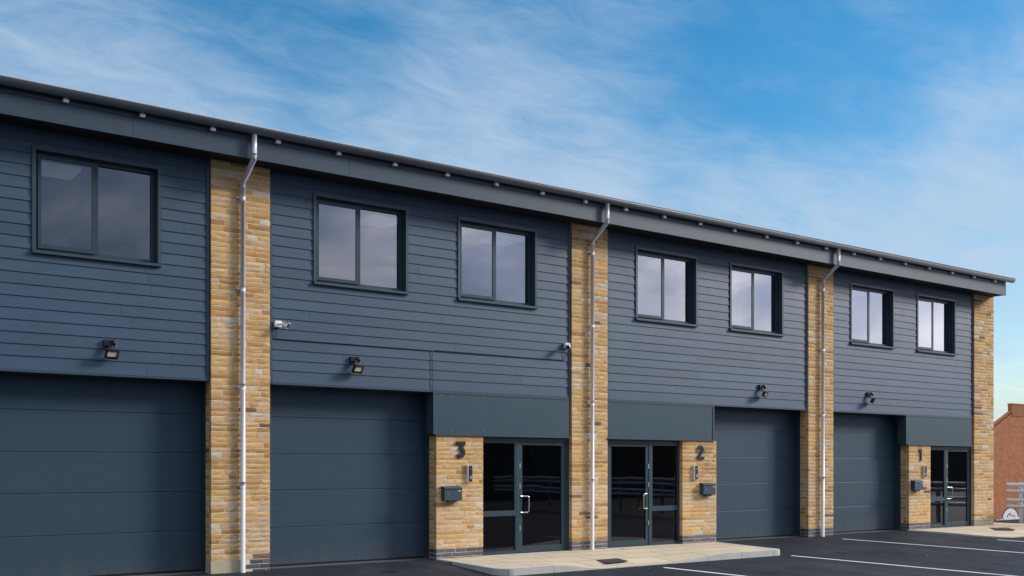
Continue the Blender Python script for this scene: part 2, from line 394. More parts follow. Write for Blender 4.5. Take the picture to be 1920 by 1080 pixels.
# windows
def make_window():
    w,h=1.80,WZ1-WZ0
    f=MB(); x0,x1,z0,z1=.05,w-.05,.05,h-.05
    f.box(x0,x1,.145,.215,z0,z0+.055); f.box(x0,x1,.145,.215,z1-.055,z1)
    f.box(x0,x0+.055,.145,.215,z0+.055,z1-.055); f.box(x1-.055,x1,.145,.215,z0+.055,z1-.055)
    xm=w/2-.01
    f.box(xm-.03,xm+.03,.142,.212,z0+.055,z1-.055)
    root=f.build('window',M['frame'],BLD)
    s=MB(); s.box(0,w,.028,.24,h-.048,h); s.box(0,.048,.028,.24,.048,h-.048); s.box(w-.048,w,.028,.24,.048,h-.048)
    s.build('surround',M['anth'],root)
    sl=MB(); sl.prism([(-.004,.0),(.24,.0),(.24,.05),(.15,.05),(-.004,.038)],'x',-.003,w+.003); sl.build('sill',M['anth'],root)
    sa=MB(); a,b2,c,d=x0+.045,xm-.012,z0+.045,z1-.045
    sa.box(a,b2,.122,.143,c,c+.055); sa.box(a,b2,.122,.143,d-.05,d); sa.box(a,a+.045,.122,.143,c+.055,d-.05); sa.box(b2-.05,b2,.122,.143,c+.055,d-.05)
    sa.build('sash',M['frame'],root)
    for p,q,y in ((a+.04,b2-.045,.135),(xm+.03,x1-.055,.19)):
        g=MB(); g.add([(p,y,z0+.05),(q,y,z0+.05),(q,y,z1-.05),(p,y,z1-.05)],[(0,1,2,3)]); g.build('pane',M['glass'],root)
    return root
win=make_window(); first=True
for ws in WX:
    for x in ws:
        o=win if first else copy_tree(win,BLD)
        first=False; o.location=(x-OX,0,WZ0)

# garage doors
SEC=[.036,.652,1.262,1.863,2.462,3.06]
def make_garage(w):
    r=MB(); r.box(-.10,-.004,.245,.52,0,2.96); r.box(w+.004,w+.10,.245,.52,0,2.96); r.box(-.0,w,.47,.52,.0,2.96)
    root=r.build('garage_door',M['frame'],BLD)
    for a,b2 in zip(SEC,SEC[1:]):
        s=MB(); s.prism([(.421,a+.0025),(.418,a+.008),(.418,b2-.008),(.421,b2-.0025),(.465,b2-.0025),(.465,a+.0025)],'x',.0,w); s.build('section',M['garage'],root)
    s=MB(); s.box(0,w,.426,.46,.012,.04); s.build('bottom_seal',M['black'],root)
    s=MB(); s.prism([(.20,-.05),(.5,-.05),(.5,.012),(.20,.006)],'x',.0,w); s.build('threshold',M['conc'],root)
    return root
GX=[(2.89,6.055),(7.02,10.147),(17.322,20.45),(21.385,24.498)]
for a,b2 in GX:
    o=make_garage(b2-a); o.location=(a-OX,0,0)

# glazed entrances
def make_entrance(w,leaf_right,leaf_w):
    """frame 0..w wide, 2.19 high; the leaf stands at one side, a side light at the other"""
    H=2.19; ff=.055
    def X(u): return u if leaf_right else w-u
    f=MB()
    def fb(u0,u1,y0,y1,z0,z1,mb=None):
        a,b2=sorted((X(u0),X(u1))); (mb or f).box(a,b2,y0,y1,z0,z1)
    sl=w-leaf_w-.05          # side light outer width
    fb(0,w,.09,.155,H-.075,H); fb(0,ff,.09,.155,0.02,H-.075); fb(w-.075,w,.09,.155,0.0,H-.075)
    fb(sl-.07,sl,.088,.155,0.0,H-.075)                     # mullion
    fb(ff,sl-.07,.092,.150,.73,.83); fb(ff,sl-.07,.092,.15,.02,.085); fb(ff,sl-.07,.092,.15,H-.105,H-.0755)
    fb(sl-.105,sl-.0705,.0925,.15,.831,H-.106); fb(sl-.09,sl-.0705,.0925,.15,.086,.729)
    root=f.build('entrance',M['frame'],BLD)
    d=MB(); l0,l1=sl+.004,w-.079
    fb(l0,l1,.10,.148,.03,.15,d); fb(l0,l1,.10,.148,H-.135,H-.08,d); fb(l0,l0+.075,.10,.148,.15,H-.135,d); fb(l1-.10,l1,.10,.148,.15,H-.135,d)
    leaf=d.build('door_leaf',M['frame'],root)
    def pane(u0,u1,z0,z1,par,y):
        a,b2=sorted((X(u0),X(u1))); g=MB(); g.add([(a,y,z0),(b2,y,z0),(b2,y,z1),(a,y,z1)],[(0,1,2,3)]); g.build('pane',M['doorglass'],par)
    pane(l0+.07,l1-.095,.145,H-.13,leaf,.125)
    pane(ff-.005,sl-.10,.825,H-.10,root,.12); pane(ff-.005,sl-.085,.08,.735,root,.12)
    # cranked pull handle
    sgn=1 if leaf_right else -1
    hx=X(l0+.035)
    h=MB(); p=lambda du,y,z:(hx+sgn*du,y,z)
    h.tube([p(0,.10,.785),p(.08,.065,.785),p(.135,.048,.785),p(.149,.043,.80),p(.152,.042,.83),p(.152,.042,1.05),p(.149,.043,1.075),p(.135,.048,1.09),p(.08,.065,1.09),p(0,.10,1.09)],.0135,10)
    h.build('handle',M['steel'],root)
    for z in (.49,1.28,1.66):
        k=MB(); cx_=X(l0+.012); k.box(cx_-.016,cx_+.016,.086,.10,z-.045,z+.045); k.box(cx_-.008,cx_+.008,.078,.086,z-.012,z+.012); k.build('lock_plate',M['steel'],root)
    s=MB(); fb(0,w,.03,.20,-.05,.018,s); s.build('threshold',M['kerb'],root)
    # blind lobby wall side, dark floor mat behind the glass
    return root
for (a,b2,lr) in ((-.15,1.86,False),(11.158,13.253,True),(14.183,16.283,False),(25.473,27.578,True)):
    o=make_entrance(b2-a,lr,1.16); o.location=(a-OX,0,0)

# sign panels over the entrances
def make_sign(w,trim_left):
    s=MB(); s.box(0,w,.012,.25,2.222,2.958); root=s.build('sign_panel',M['sign'],BLD)
    t_=MB(); t_.box(-.02,w+.03,-.030,.30,2.197,2.2215)
    if trim_left: t_.box(-.045,-.0005,.002,.25,2.222,2.9615)
    else: t_.box(w+.0005,w+.045,.002,.25,2.222,2.9615)
    t_.box(0,w,.004,.0115,2.940,2.9605)
    t_.build('flashing',M['anth'],root)
    k=MB()
    for u in (.12,.36,1.06,2.1,2.8):
        u=u if trim_left else w-u
        for z in (2.30,2.915): k.tube([(u,.013,z),(u,.009,z)],.0055,8)
    k.build('screw',M['pipe'],root); k_=root.children[-1]; k_['kind']='stuff'
    return root
for a,b2,tl in ((-.14,2.84,False),(10.13,13.19,True),(14.19,17.215,False),(24.42,27.45,True)):
    o=make_sign(b2-a,tl); o.location=(a-OX,0,0)

# eaves: fascia, soffit, roof, gutter
XL,XR=-1.15,28.455
f=MB(); seams=[XL,4.75,8.206,13.633,18.9,24.1,XR]
for a,b2 in zip(seams,seams[1:]): f.box(a+.002,b2-.002,-.42,-.395,6.360,6.640)
f.box(XL,XR,-.394,-.37,6.362,6.80)
f.build('fascia',M['anth'],BLD,(-OX,0,0))
f=MB(); f.box(XL,XR,-.412,-.385,6.650,6.79); f.build('upper_fascia',M['anth'],BLD,(-OX,0,0))
f=MB(); f.box(XL,XR,-.3695,.078,6.372,6.40); f.build('soffit',M['dark'],BLD,(-OX,0,0))
f=MB(); sl=math.tan(R(9)); f.prism([(-.45,6.805),(6.5,6.805+6.95*sl),(13.4,6.805),(13.4,6.90),(6.5,6.90+6.95*sl),(-.45,6.86)],'x',XL-.02,XR+.06)
f.build('roof',M['gutter'],BLD,(-OX,0,0))
g=MB(); n=14; r0,r1=.082,.074; cy,cz=-.512,6.805
prof=[(cy-r0*math.cos(math.pi*k/n),cz-.0-r0*1.15*math.sin(math.pi*k/n)) for k in range(n+1)]
prof+= [(cy-r1*math.cos(math.pi*k/n),cz-r1*1.1*math.sin(math.pi*k/n)) for k in range(n,-1,-1)]
g.prism(prof,'x',XL-.05,28.63,smooth=True)
g.tube([(XL-.05,cy-r0+.004,cz+.004),(28.63,cy-r0+.004,cz+.004)],.011,8)
g.prism([(cy-r0*math.cos(math.pi*k/n),cz-r0*1.15*math.sin(math.pi*k/n)) for k in range(n+1)],'x',28.630,28.634)
gut=g.build('gutter',M['gutter'],BLD,(-OX,0,0))
x=-.35; k=0; proto=None
while x<28.4:
    b=MB(); b.box(-.036,.036,-.480,-.4205,6.660,6.702)
    rr=.088
    arc=[(cy-rr*math.cos(math.pi*j/10),cz-rr*1.15*math.sin(math.pi*j/10)) for j in range(2,11)]
    arc2=[(cy-(rr-.005)*math.cos(math.pi*j/10),cz-(rr-.005)*1.15*math.sin(math.pi*j/10)) for j in range(10,1,-1)]
    if proto is None:
        b.box(-.02,.02,-.465,-.4205,6.7085,6.74); proto=b.build('bracket',M['white'],gut); o=proto
    else:
        o=proto.copy(); COL.objects.link(o); o.parent=gut
    o.location=(x,0,0); x+=1.043
# downpipes
for px in (-.63,6.543,13.724,20.905):
    p=MB(); r=.0375
    p.tube([(0,-.50,6.735),(0,-.50,6.40)],r,16); p.tube([(0,-.058,6.02),(0,-.058,-.02)],r,16)
    root=p.build('downpipe',M['pipe'],BLD,(px-OX,0,0))
    e=MB(); e.tube([(0,-.50,6.42),(0,-.50,6.362),(0,-.492,6.345),(0,-.066,6.062),(0,-.058,6.045),(0,-.058,6.0)],[.0395,.0395,.0395,.0385,.0395,.0395],16); e.build('swan_neck',M['pipe'],root)
    for z in (5.84,4.42,2.89,1.36):
        c_=MB(); c_.tube([(0,-.058,z+.05),(0,-.058,z-.05)],.0405,16); c_.box(-.095,-.035,-.035,-.022,z-.014,z+.014); c_.tube([(-.085,-.04,z),(-.085,.01,z)],.010,8); c_.box(.035,.055,-.035,-.022,z-.012,z+.012)
        c_.build('clip',M['pipe'],root)

# rooms behind the glass
w=MB()
w.box(-1.0,28.5,8.0,8.1,0,6.6); w.box(-1.0,28.5,.25,8.0,3.02,3.18); w.box(-1.0,28.5,.25,8.0,6.30,6.36)
for i,(a,b2) in enumerate(PIL): w.box((a+b2)/2-.06,(a+b2)/2+.06,.262,8.0,0,3.0); w.box((a+b2)/2-.06,(a+b2)/2+.06,.262,8.0,3.185,6.295)
for a,b2 in ((2.60,2.70),(10.40,10.50),(16.9,17.0),(24.8,24.9)): w.box(a,b2,.53,8.0,0,3.0)
w.build('interior_wall',M['plaster'],BLD,(-OX,0,0))
w=MB(); w.box(28.30,28.56,.262,12.9,-.2,6.75); w.box(-1.11,-.9,.262,12.9,-.2,6.75); w.box(-.9,28.3,12.7,12.9,-.2,6.75)
w.prism([(.0,6.76),(12.9,6.76),(6.5,6.76+6.5*sl)],'x',28.31,28.555); w.build('gable_wall',M['mortar'],BLD,(-OX,0,0))
def in_lamp(x,y,w_=.62,d_=.62):
    b=MB(); b.box(x-w_/2,x+w_/2,y-d_/2,y+d_/2,6.235,6.295); o=b.build('ceiling_light',M['panel'],BLD,(-OX,0,0))
for x,y in ((1.4,1.72),(4.2,1.72),(9.98,1.72),(12.8,1.72),(17.2,1.72),(20.0,1.72),(24.3,1.72),(27.1,1.72)): in_lamp(x,y)
b=MB()
b.tube([(4.05,.5,5.05),(5.2,.5,5.05)],.026,8)
for x in (4.06,5.19): b.tube([(x,.5,3.18),(x,.5,5.03)],.026,8)
b.build('handrail',M['white'],BLD,(-OX,0,0))

# ------------------------------------------------------------------ fittings on the front
def floodlight(px,label,yaw):
    root=empty('floodlight',(px,.04,3.36)); tag(root,label,'floodlight','floodlights on the boarding')
    b=MB(); b.box(-.055,.045,-.045,.012,.03,.125); b.build('wall_box',M['black'],root)
    s=MB(); s.tube([(.075,-.04,.118),(.075,-.055,.105),(.082,-.075,.055),(.084,-.075,.03)],[.02,.038,.036,.018],12); s.build('motion_sensor',M['black'],root)
    a=MB(); a.box(-.012,.012,-.075,-.045,-.02,.06); a.box(-.03,.055,-.085,-.06,-.02,.0); a.build('arm',M['black'],root)
    ca,sa=math.cos(yaw),math.sin(yaw); ti=R(28)
    ax=Vector((ca,sa,0)); nrm=Vector((sa*math.cos(ti),-ca*math.cos(ti),-math.sin(ti))); az=ax.cross(nrm)*-1
    if az.z<0: az=-az
    c=Vector((.025,-.115,-.085))
    h=MB(); h.obox(c,ax,nrm,az,.088,.022,.066); h.obox(c-nrm*.032,ax,nrm,az,.06,.011,.045)
    for q in (-1,1):
        h.obox(c+ax*q*.082+nrm*.028,ax,nrm,az,.007,.008,.066); h.obox(c+az*q*.059+nrm*.028,ax,nrm,az,.074,.008,.007)
    hd=h.build('lamp_head',M['black'],root)
    l=MB(); l.obox(c+az*.010+nrm*.0235,ax,nrm,az,.070,.0015,.040); l.build('reflector',M['lamp'],hd)
    return root
floodlight(4.52,'black floodlight with pale lens over the leftmost garage door',R(8))
floodlight(8.515,'black floodlight over the garage door beside entrance 3',R(10))
floodlight(18.79,'black floodlight over the garage door beside entrance 2',R(24))
floodlight(22.81,'small black floodlight over the garage door beside entrance 1',R(30))

def cctv(loc,aim,label):
    root=empty('security_camera',loc); tag(root,label,'camera','white security cameras')
    b=MB(); b.box(-.055,.055,-.065,.0,-.05,.05); b.build('junction_box',M['white'],root)
    aim=Vector(aim).normalized(); side=Vector((aim.x,aim.y,0)).normalized()
    p0=Vector((0,-.05,-.005))+side*.035; 
    m_=MB(); m_.tube([Vector((0,-.05,0)),p0+Vector((0,-.03,0)),p0+aim*.05],.02,8); m_.build('mount',M['white'],root)
    c0=p0+aim*.02+Vector((0,-.035,0))
    d=MB(); d.tube([c0,c0+aim*.015,c0+aim*.10],[.036,.046,.046],14); 
    up=Vector((0,0,1)); sx=aim.cross(up).normalized(); az=sx.cross(aim)
    d.obox(c0+aim*.062+az*.049,sx,aim,az,.040,.052,.004)
    bd=d.build('camera_body',M['white'],root)
    l=MB(); l.tube([c0+aim*.1005,c0+aim*.104],.038,14); l.build('lens',M['black'],bd)
cctv((7.155,.04,3.925),(.62,-.72,-.30),'white security camera beside the leftmost stone pillar, pointing right')
cctv((13.135,.04,3.985),(-.62,-.60,-.42),'white security camera beside the pillar between entrances 3 and 2, pointing down')
c=MB(); c.tube([(7.135,.024,3.88),(7.135,.022,3.712),(7.150,.030,3.698),(10.06,.030,3.698),(10.085,.030,3.68),(10.09,.028,3.35),(10.083,.026,2.97)],.0055,6)
tag(c.build('cable',M['black']),'long thin black cable running from the camera beside the leftmost pillar along the boarding','cable','black cables on the boarding')
c=MB(); c.tube([(13.10,.024,3.94),(13.10,.022,3.722),(13.08,.030,3.704),(10.12,.030,3.700),(10.098,.030,3.685)],.006,6)
tag(c.build('cable',M['black']),'thin black cable hanging below the down-pointing camera by the middle pillar','cable','black cables on the boarding')

def mailbox(x,label):
    root=empty('mailbox',(x,0,1.045)); tag(root,label,'mailbox','dark mailboxes by the entrances')
    b=MB(); b.prism([(-.004,.0),(-.105,.0),(-.115,.012),(-.115,.20),(-.004,.225)],'x',0,.37); b.build('body',M['anth'],root)
    l=MB(); l.prism([(-.002,.232),(-.125,.206),(-.125,.222),(-.118,.232),(-.002,.258)],'x',-.006,.376); l.build('lid',M['frame'],root)
    k=MB(); k.tube([(.07,-.115,.115),(.07,-.122,.115)],.013,10); k.build('lock',M['steel'],root)
    p=MB(); p.box(.285,.345,-.1175,-.1152,.165,.18); p.build('name_plate',M['pipe'],root)
    f_=MB(); f_.box(.1,.27,-.09,-.01,-.03,-.0); f_.build('base_lip',M['frame'],root)
mailbox(10.245,'dark grey mailbox on the stone column under number 3')
mailbox(16.80,'dark grey mailbox on the stone column under number 2')
mailbox(24.575,'dark grey mailbox on the stone column under number 1')
def intercom(x,label):
    root=empty('intercom',(x,0,1.37)); tag(root,label,'intercom','intercoms by the entrances')
    b=MB(); b.box(-.05,.05,-.05,-.002,0,.30); b.build('housing',M['pipe'],root)
    p=MB(); p.box(-.028,.048,-.056,-.0505,.008,.292); p.build('front_plate',M['black'],root)
    k=MB(); k.tube([(.01,-.0565,.235),(.01,-.0595,.235)],.014,12); k.build('lens',M['steel'],root)
    s=MB()
    for j in range(3):
        for i in range(2): s.box(-.004+i*.018,.008+i*.018,-.0595,-.0565,.055+j*.022,.07+j*.022)
    s.build('keypad',M['pipe'],root)
intercom(10.83,'slim silver and black intercom on the column with number 3')
intercom(16.64,'slim silver and black intercom on the column with number 2')
intercom(25.16,'slim silver and black intercom on the column with number 1')

def ribbon(mb,pts,wd,y0,y1,miter=3.0):
    """solid stroke following pts (x,z)"""
    P=[Vector(p) for p in pts]; Ls=[];Rs=[]
    for i,p in enumerate(P):
        a=(P[i]-P[i-1]).normalized() if i>0 else (P[1]-P[0]).normalized()
        b=(P[i+1]-P[i]).normalized() if i<len(P)-1 else a
        na=Vector((-a.y,a.x)); nb=Vector((-b.y,b.x)); m_=(na+nb)
        if m_.length<1e-4: m_=na
        m_.normalize(); k=min(1/max(.2,m_.dot(na)),miter)
        Ls.append(p+m_*wd/2*k); Rs.append(p-m_*wd/2*k)
    n=len(P); vs=[(q.x,y,q.y) for y in (y0,y1) for q in Ls+Rs]; fs=[]
    for i in range(n-1):
        fs+=[(i,i+1,n+i+1,n+i),(2*n+i,3*n+i,3*n+i+1,2*n+i+1),(i,2*n+i,2*n+i+1,i+1),(n+i,n+i+1,3*n+i+1,3*n+i)]
    fs+=[(0,n,3*n,2*n),(n-1,2*n+n-1,3*n+n-1,2*n-1)]
    mb.add(vs,fs)
def arc(cx,cz,r,a0,a1,n=14,rz=None): return [(cx+r*math.cos(R(a0+(a1-a0)*i/n)),cz+(rz or r)*math.sin(R(a0+(a1-a0)*i/n))) for i in range(n+1)]
def number(x,z,strokes,label,wd=.060):
    b=MB()
    for q,s in enumerate(strokes): ribbon(b,s,wd,-.026-.0012*q,-.008)
    o=b.build('house_number',M['numeral'],None,(x,0,z)); tag(o,label,'number','raised unit numbers')
number(10.545,1.80,[arc(.100,.100,.070,100,-152,18),[(.175,.262),(.085,.150)],[(.005,.268),(.205,.268)]],'raised dark numeral 3 on the stone column left of its entrance')
number(16.71,1.80,[arc(.100,.208,.064,165,-30,14)+[(.035,.052)],[(.005,.031),(.205,.031)]],'raised dark numeral 2 on the stone column right of its entrance')
number(24.93,1.80,[[(.0,.268),(.072,.268)],[(.075,.299),(.075,.0)]],'raised dark numeral 1 on the stone column left of its entrance')

# ------------------------------------------------------------------ ground
def gz(y): return .04*y if -7<y<0 else (-.28 if y<=-7 else 0.0)
g=MB(); ys=[-400,-120,-60,-30,-15,-7,-5,-3,-1,0,.3,3,20,60,150,400]; xs=[-400,-150,-60,-20,0,6,12,18,24,30,40,80,150,400]
vs=[(x,y,gz(y)) for y in ys for x in xs]; W=len(xs)
g.add(vs,[(j*W+i,j*W+i+1,(j+1)*W+i+1,(j+1)*W+i) for j in range(len(ys)-1) for i in range(W-1)])
tag(g.build('ground',M['asphalt']),'dark asphalt yard in front of the units',kind='structure')
def sm(a,b,x):
    t_=max(0,min(1,(x-a)/(b-a))); return t_*t_*(3-2*t_)
def pave(name,xl,xr,yf,yb,dipf,rl,rr,label,klabel,ns=70,nt=24,kerb_sides=True):
    def P(s,t_):
        a=xl(t_); b2=xr(t_)
        def rc(r): 
            q=(t_*abs(yf-yb)-(abs(yf-yb)-r)); return 0 if q<=0 else r-math.sqrt(max(0,r*r-q*q))
        a+=rc(rl); b2-=rc(rr); x=a+(b2-a)*s; y=yb+(yf-yb)*t_
        return x,y
    Z=lambda x,t_: .02-dipf(x)*t_*t_
    m_=MB(); vs=[]
    for j in range(nt+1):
        for i in range(ns+1):
            s=i/ns; t_=1-(1-j/nt)**1.6; x,y=P(s,t_); vs.append((x,y,Z(x,t_)))
    W=ns+1; m_.add(vs,[(j*W+i,j*W+i+1,(j+1)*W+i+1,(j+1)*W+i) for j in range(nt) for i in range(ns)])
    tag(m_.build(name,M['slab']),label,kind='structure')
    # kerb along left side, front, right side
    path=[]; 
    for j in range(0,30): t_=1-(1-j/30)**2; x,y=P(0,t_); path.append((x,y,Z(x,t_)))
    for i in range(0,61): x,y=P(i/60,1); path.append((x,y,Z(x,1)))
    if kerb_sides:
        for j in range(29,-1,-1): t_=1-(1-j/30)**2; x,y=P(1,t_); path.append((x,y,Z(x,t_)))
    # drop coincident points
    pp=[path[0]]
    for p in path[1:]:
        if (Vector(p)-Vector(pp[-1])).length>.02: pp.append(p)
    k=MB(); vs=[]; n=len(pp)
    for i,p in enumerate(pp):
        a=Vector(pp[max(i-1,0)][:2]); b2=Vector(pp[min(i+1,n-1)][:2]); d=(b2-a).normalized(); nrm=Vector((-d.y,d.x))
        q=Vector(p[:2])
        o_=q-nrm*.0; i_=q+nrm*.125
        c_=q+nrm*.014
        vs+=[(o_.x,o_.y,p[2]-.35),(o_.x,o_.y,p[2]-.012),(c_.x,c_.y,p[2]+.004),(i_.x,i_.y,p[2]+.004),(i_.x,i_.y,p[2]-.35)]
    fs=[]
    for i in range(n-1):
        for c_ in range(4): fs.append((i*5+c_,(i+1)*5+c_,(i+1)*5+c_+1,i*5+c_+1))
    fs.append((0,1,2,3,4)); fs.append(tuple((n-1)*5+c_ for c_ in (4,3,2,1,0)))
    k.add(vs,fs); tag(k.build('kerb',M['kerb']),klabel,kind='structure')
pave('pavement',lambda t_:10.12-.22*t_,lambda t_:17.28-.50*t_,-2.27,-.004,lambda x:.098*sm(11.0,12.0,x)*(1-sm(13.7,15.1,x)),.28,.22,
     'buff slab pavement in front of entrances 3 and 2','pale kerb round the pavement at entrances 3 and 2')
pave('pavement',lambda t_:24.40+.30*t_,lambda t_:29.85+.2*t_,-2.28,-.004,lambda x:.090*1.0,.75,.3,
     'buff slab pavement in front of entrance 1','flush kerb round the pavement at entrance 1')
# flagged strip round the corner of the building
s=MB(); s.box(28.60,29.85,-.003,.9,-.1,.018); tag(s.build('pavement',M['slab']),'buff slab strip round the building corner',kind='structure')
# parking lines
def line(p,q,wd=.10):
    p=Vector(p); q=Vector(q); d=(q-p).normalized(); nrm=Vector((-d.y,d.x))*wd/2
    n=12; vs=[]
    for i in range(n+1):
        c_=p+(q-p)*i/n
        for s_ in (-1,1):
            w_=c_+nrm*s_; vs.append((w_.x,w_.y,gz(w_.y)+.004))
    m_=MB(); m_.add(vs,[(2*i,2*i+1,2*i+3,2*i+2) for i in range(n)]); return m_.build('parking_line',M['mark'])
for (p,q) in (((13.15,-2.61),(14.4,-6.9)),((16.83,-2.40),(18.19,-6.9)),((20.83,-.66),(22.80,-6.6)),((24.42,-2.40),(25.8,-6.9))):
    tag(line(p,q),'white painted parking bay line on the asphalt',kind='structure')
# manhole covers
def cover(quad,z,label):
    root=empty('manhole_cover',(quad[0][0],quad[0][1],z)); tag(root,label,'manhole cover')
    o=Vector(quad[0]); q=[Vector(p)-o for p in quad]
    cc=sum(q,Vector((0,0)))/4
    f_=MB(); vs=[]
    for k,zz in ((1,0),(1,.012),(.9,.012),(.9,.0)): vs+=[(cc.x+(p.x-cc.x)*k,cc.y+(p.y-cc.y)*k,zz) for p in q]
    f_.add(vs,[(a*4+i,a*4+(i+1)%4,(a+1)*4+(i+1)%4,(a+1)*4+i) for a in range(3) for i in range(4)]); f_.build('frame',M['lid'],root)
    l=MB(); k=.88; pq=[(cc.x+(p.x-cc.x)*k,cc.y+(p.y-cc.y)*k) for p in q]
    l.prism(pq,'z',-.005,.010); l.build('lid',M['lid'],root)
cover([(12.66,-1.24),(13.22,-1.15),(12.92,-1.95),(12.36,-2.02)],-.03,'dark square manhole cover in the pavement between entrances 3 and 2')
cover([(27.22,-.60),(27.65,-.90),(26.90,-1.52),(26.48,-1.22)],.005,'dark manhole cover in the pavement in front of entrance 1')
# leaves
def leaf(x,y,z,sz,rot,label):
    pts=[(0,-1),(.35,-.45),(.55,.05),(.3,.5),(.0,1),(-.35,.45),(-.5,0),(-.3,-.5)]
    m_=MB(); vs=[(px*sz*.6,py*sz,.006+.25*sz*abs(px)) for px,py in pts]+[(0,0,.004)]
    m_.add(vs,[(i,(i+1)%8,8) for i in range(8)]); m_.add([(v[0],v[1],v[2]-.002) for v in vs],[(8,(i+1)%8,i) for i in range(8)])
    o=m_.build('fallen_leaf',M['leaf'],None,(x,y,z+.004)); o.rotation_euler=(0,0,rot); tag(o,label,'leaf','fallen leaves')
leaf(9.84,-2.10,gz(-2.10),.05,.4,'orange fallen leaf against the kerb corner by entrance 3')
leaf(12.795,-2.66,gz(-2.66),.06,1.3,'yellowish fallen leaf on the asphalt beside the nearest parking line')
leaf(19.52,-3.65,gz(-3.65),.07,2.1,'small brown fallen leaf lying between two parking lines')
leaf(14.2,-.42,.02,.045,.9,'dark brown fallen leaf on the pavement before entrance 2')

# ------------------------------------------------------------------ right-hand boundary
W=empty('old_brick_wall',(32.0,1.5,0)); tag(W,'old rust-orange brick wall with a sloping top and graffiti at its foot','wall')
b=MB(); b.prism([(-3.3,-.15),(9,-.15),(9,1.2),(1.05,3.52),(.32,3.30),(-.68,2.86),(-1.9,2.35),(-3.3,1.8)],'y',0,.13); b.build('wall',M['orange'],W)
b=MB(); b.box(.32,1.25,-.012,.128,3.22,3.575); b.box(.31,1.26,-.02,.135,3.5755,3.62); b.build('raised_end',M['chimney'],W)
b=MB(); 
for (xa,za),(xb,zb) in (((-3.35,1.82),(-1.9,2.40)),((-1.9,2.40),(.318,3.355))):
    b.prism([(xa,za),(xb,zb),(xb,zb+.014),(xa,za+.014)],'y',-.006,.132)
b.build('coping',M['chimney'],W)
gr=MB()
blob=[(-.72,-.02),(-.55,.03),(-.35,.06),(-.25,.06),(-.21,.16),(-.10,.26),(.06,.33),(.24,.355),(.42,.33),(.56,.26),(.66,.16),(.70,.06),(.8,.1),(1.0,.04),(1.3,-.02),(1.3,-.1),(-.72,-.1)]
gr.prism(blob,'y',-.006,-.002); gw=gr.build('graffiti',M['graf_white'],W)
gl=MB()
ribbon(gl,[(-.24,.09),(-.20,.18),(-.09,.28),(.07,.35),(.25,.375),(.43,.35),(.57,.28),(.67,.17),(.70,.08)],.030,-.012,-.007)
ribbon(gl,[(-.68,.02),(-.52,.05),(-.38,.03),(-.24,.06),(-.16,.02)],.024,-.012,-.007)
ribbon(gl,[(.02,.07),(.09,.15),(.20,.19),(.25,.13)],.03,-.012,-.007)
ribbon(gl,[(.27,.11),(.40,.13),(.52,.08)],.018,-.0125,-.0075)
gl.build('outline',M['graf_black'],gw)

def barrier(root_loc,length,direction,label,npost):
    root=empty('crash_barrier',root_loc); tag(root,label,'crash barrier')
    for zc in (1.125,.945,.685,.505):
        m_=MB(); a=[math.pi*k/8 for k in range(9)]
        pr=[(-.062*math.sin(t_)-.02,zc+.058*math.cos(t_)) for t_ in a]
        pr=[(.0,zc+.058)]+pr+[(.0,zc-.058)]
        n=len(pr); vs=[(x,-length,z) for x,z in pr]+[(x,0,z) for x,z in pr]+[(x*.5,.05,zc+(z-zc)*.55) for x,z in pr]
        fs=[(q*n+i_,q*n+(i_+1)%n,(q+1)*n+(i_+1)%n,(q+1)*n+i_) for q in (0,1) for i_ in range(n)]
        fs+=[tuple(range(2*n,3*n)),tuple(range(n))[::-1]]
        m_.add(vs,fs); m_.build('rail',M['rail'],root)
    pm=None
    for k in range(npost):
        if pm is None:
            m_=MB(); m_.box(.055,.061,-.05,.05,-.2,1.2); m_.box(.0612,.135,-.004,.004,-.2,1.2); m_.box(.1352,.142,-.05,.05,-.2,1.2)
            for zc in (1.035,.595): m_.box(.001,.0548,-.05,.05,zc-.13,zc+.13)
            pm=m_.build('post',M['rail'],root); o=pm
        else:
            o=pm.copy(); COL.objects.link(o); o.parent=root
        o.location=(0,-.36-k*2.4,0)
    return root
b1=barrier((30.0,.37,0),26,(0,-1),'galvanised double-rail crash barrier in front of the orange wall',11)

# dark industrial shed across the yard, seen only as reflection in the doors
S=empty('metal_shed',(20,-36,-.28)); tag(S,'long dark ribbed metal shed across the yard','shed')
b=MB(); b.box(-40,190,-12,0,0,5.4); b.build('wall',M['shed'],S)
b=MB(); b.prism([(.3,5.401),(-12.3,5.401),(-6,7.0)],'x',-40.2,190.2); b.build('roof',M['gutter'],S)
for x in (-22,-8,6,20,34):
    d=MB(); d.box(x,x+4,.001,.06,0,4.2); d.build('roller_door',M['garage'],S)

# ------------------------------------------------------------------ camera
cam=bpy.data.cameras.new('camera'); co=bpy.data.objects.new('camera',cam); COL.objects.link(co)
co.location=(0,-15.8977,1.65); co.rotation_euler=(R(90),0,-R(36.6015)); cam.lens=37.5; cam.sensor_width=36; cam.sensor_fit='HORIZONTAL'
cam.shift_y=(874.677-540)/1920; cam.clip_start=.1; cam.clip_end=2000; scene.camera=co

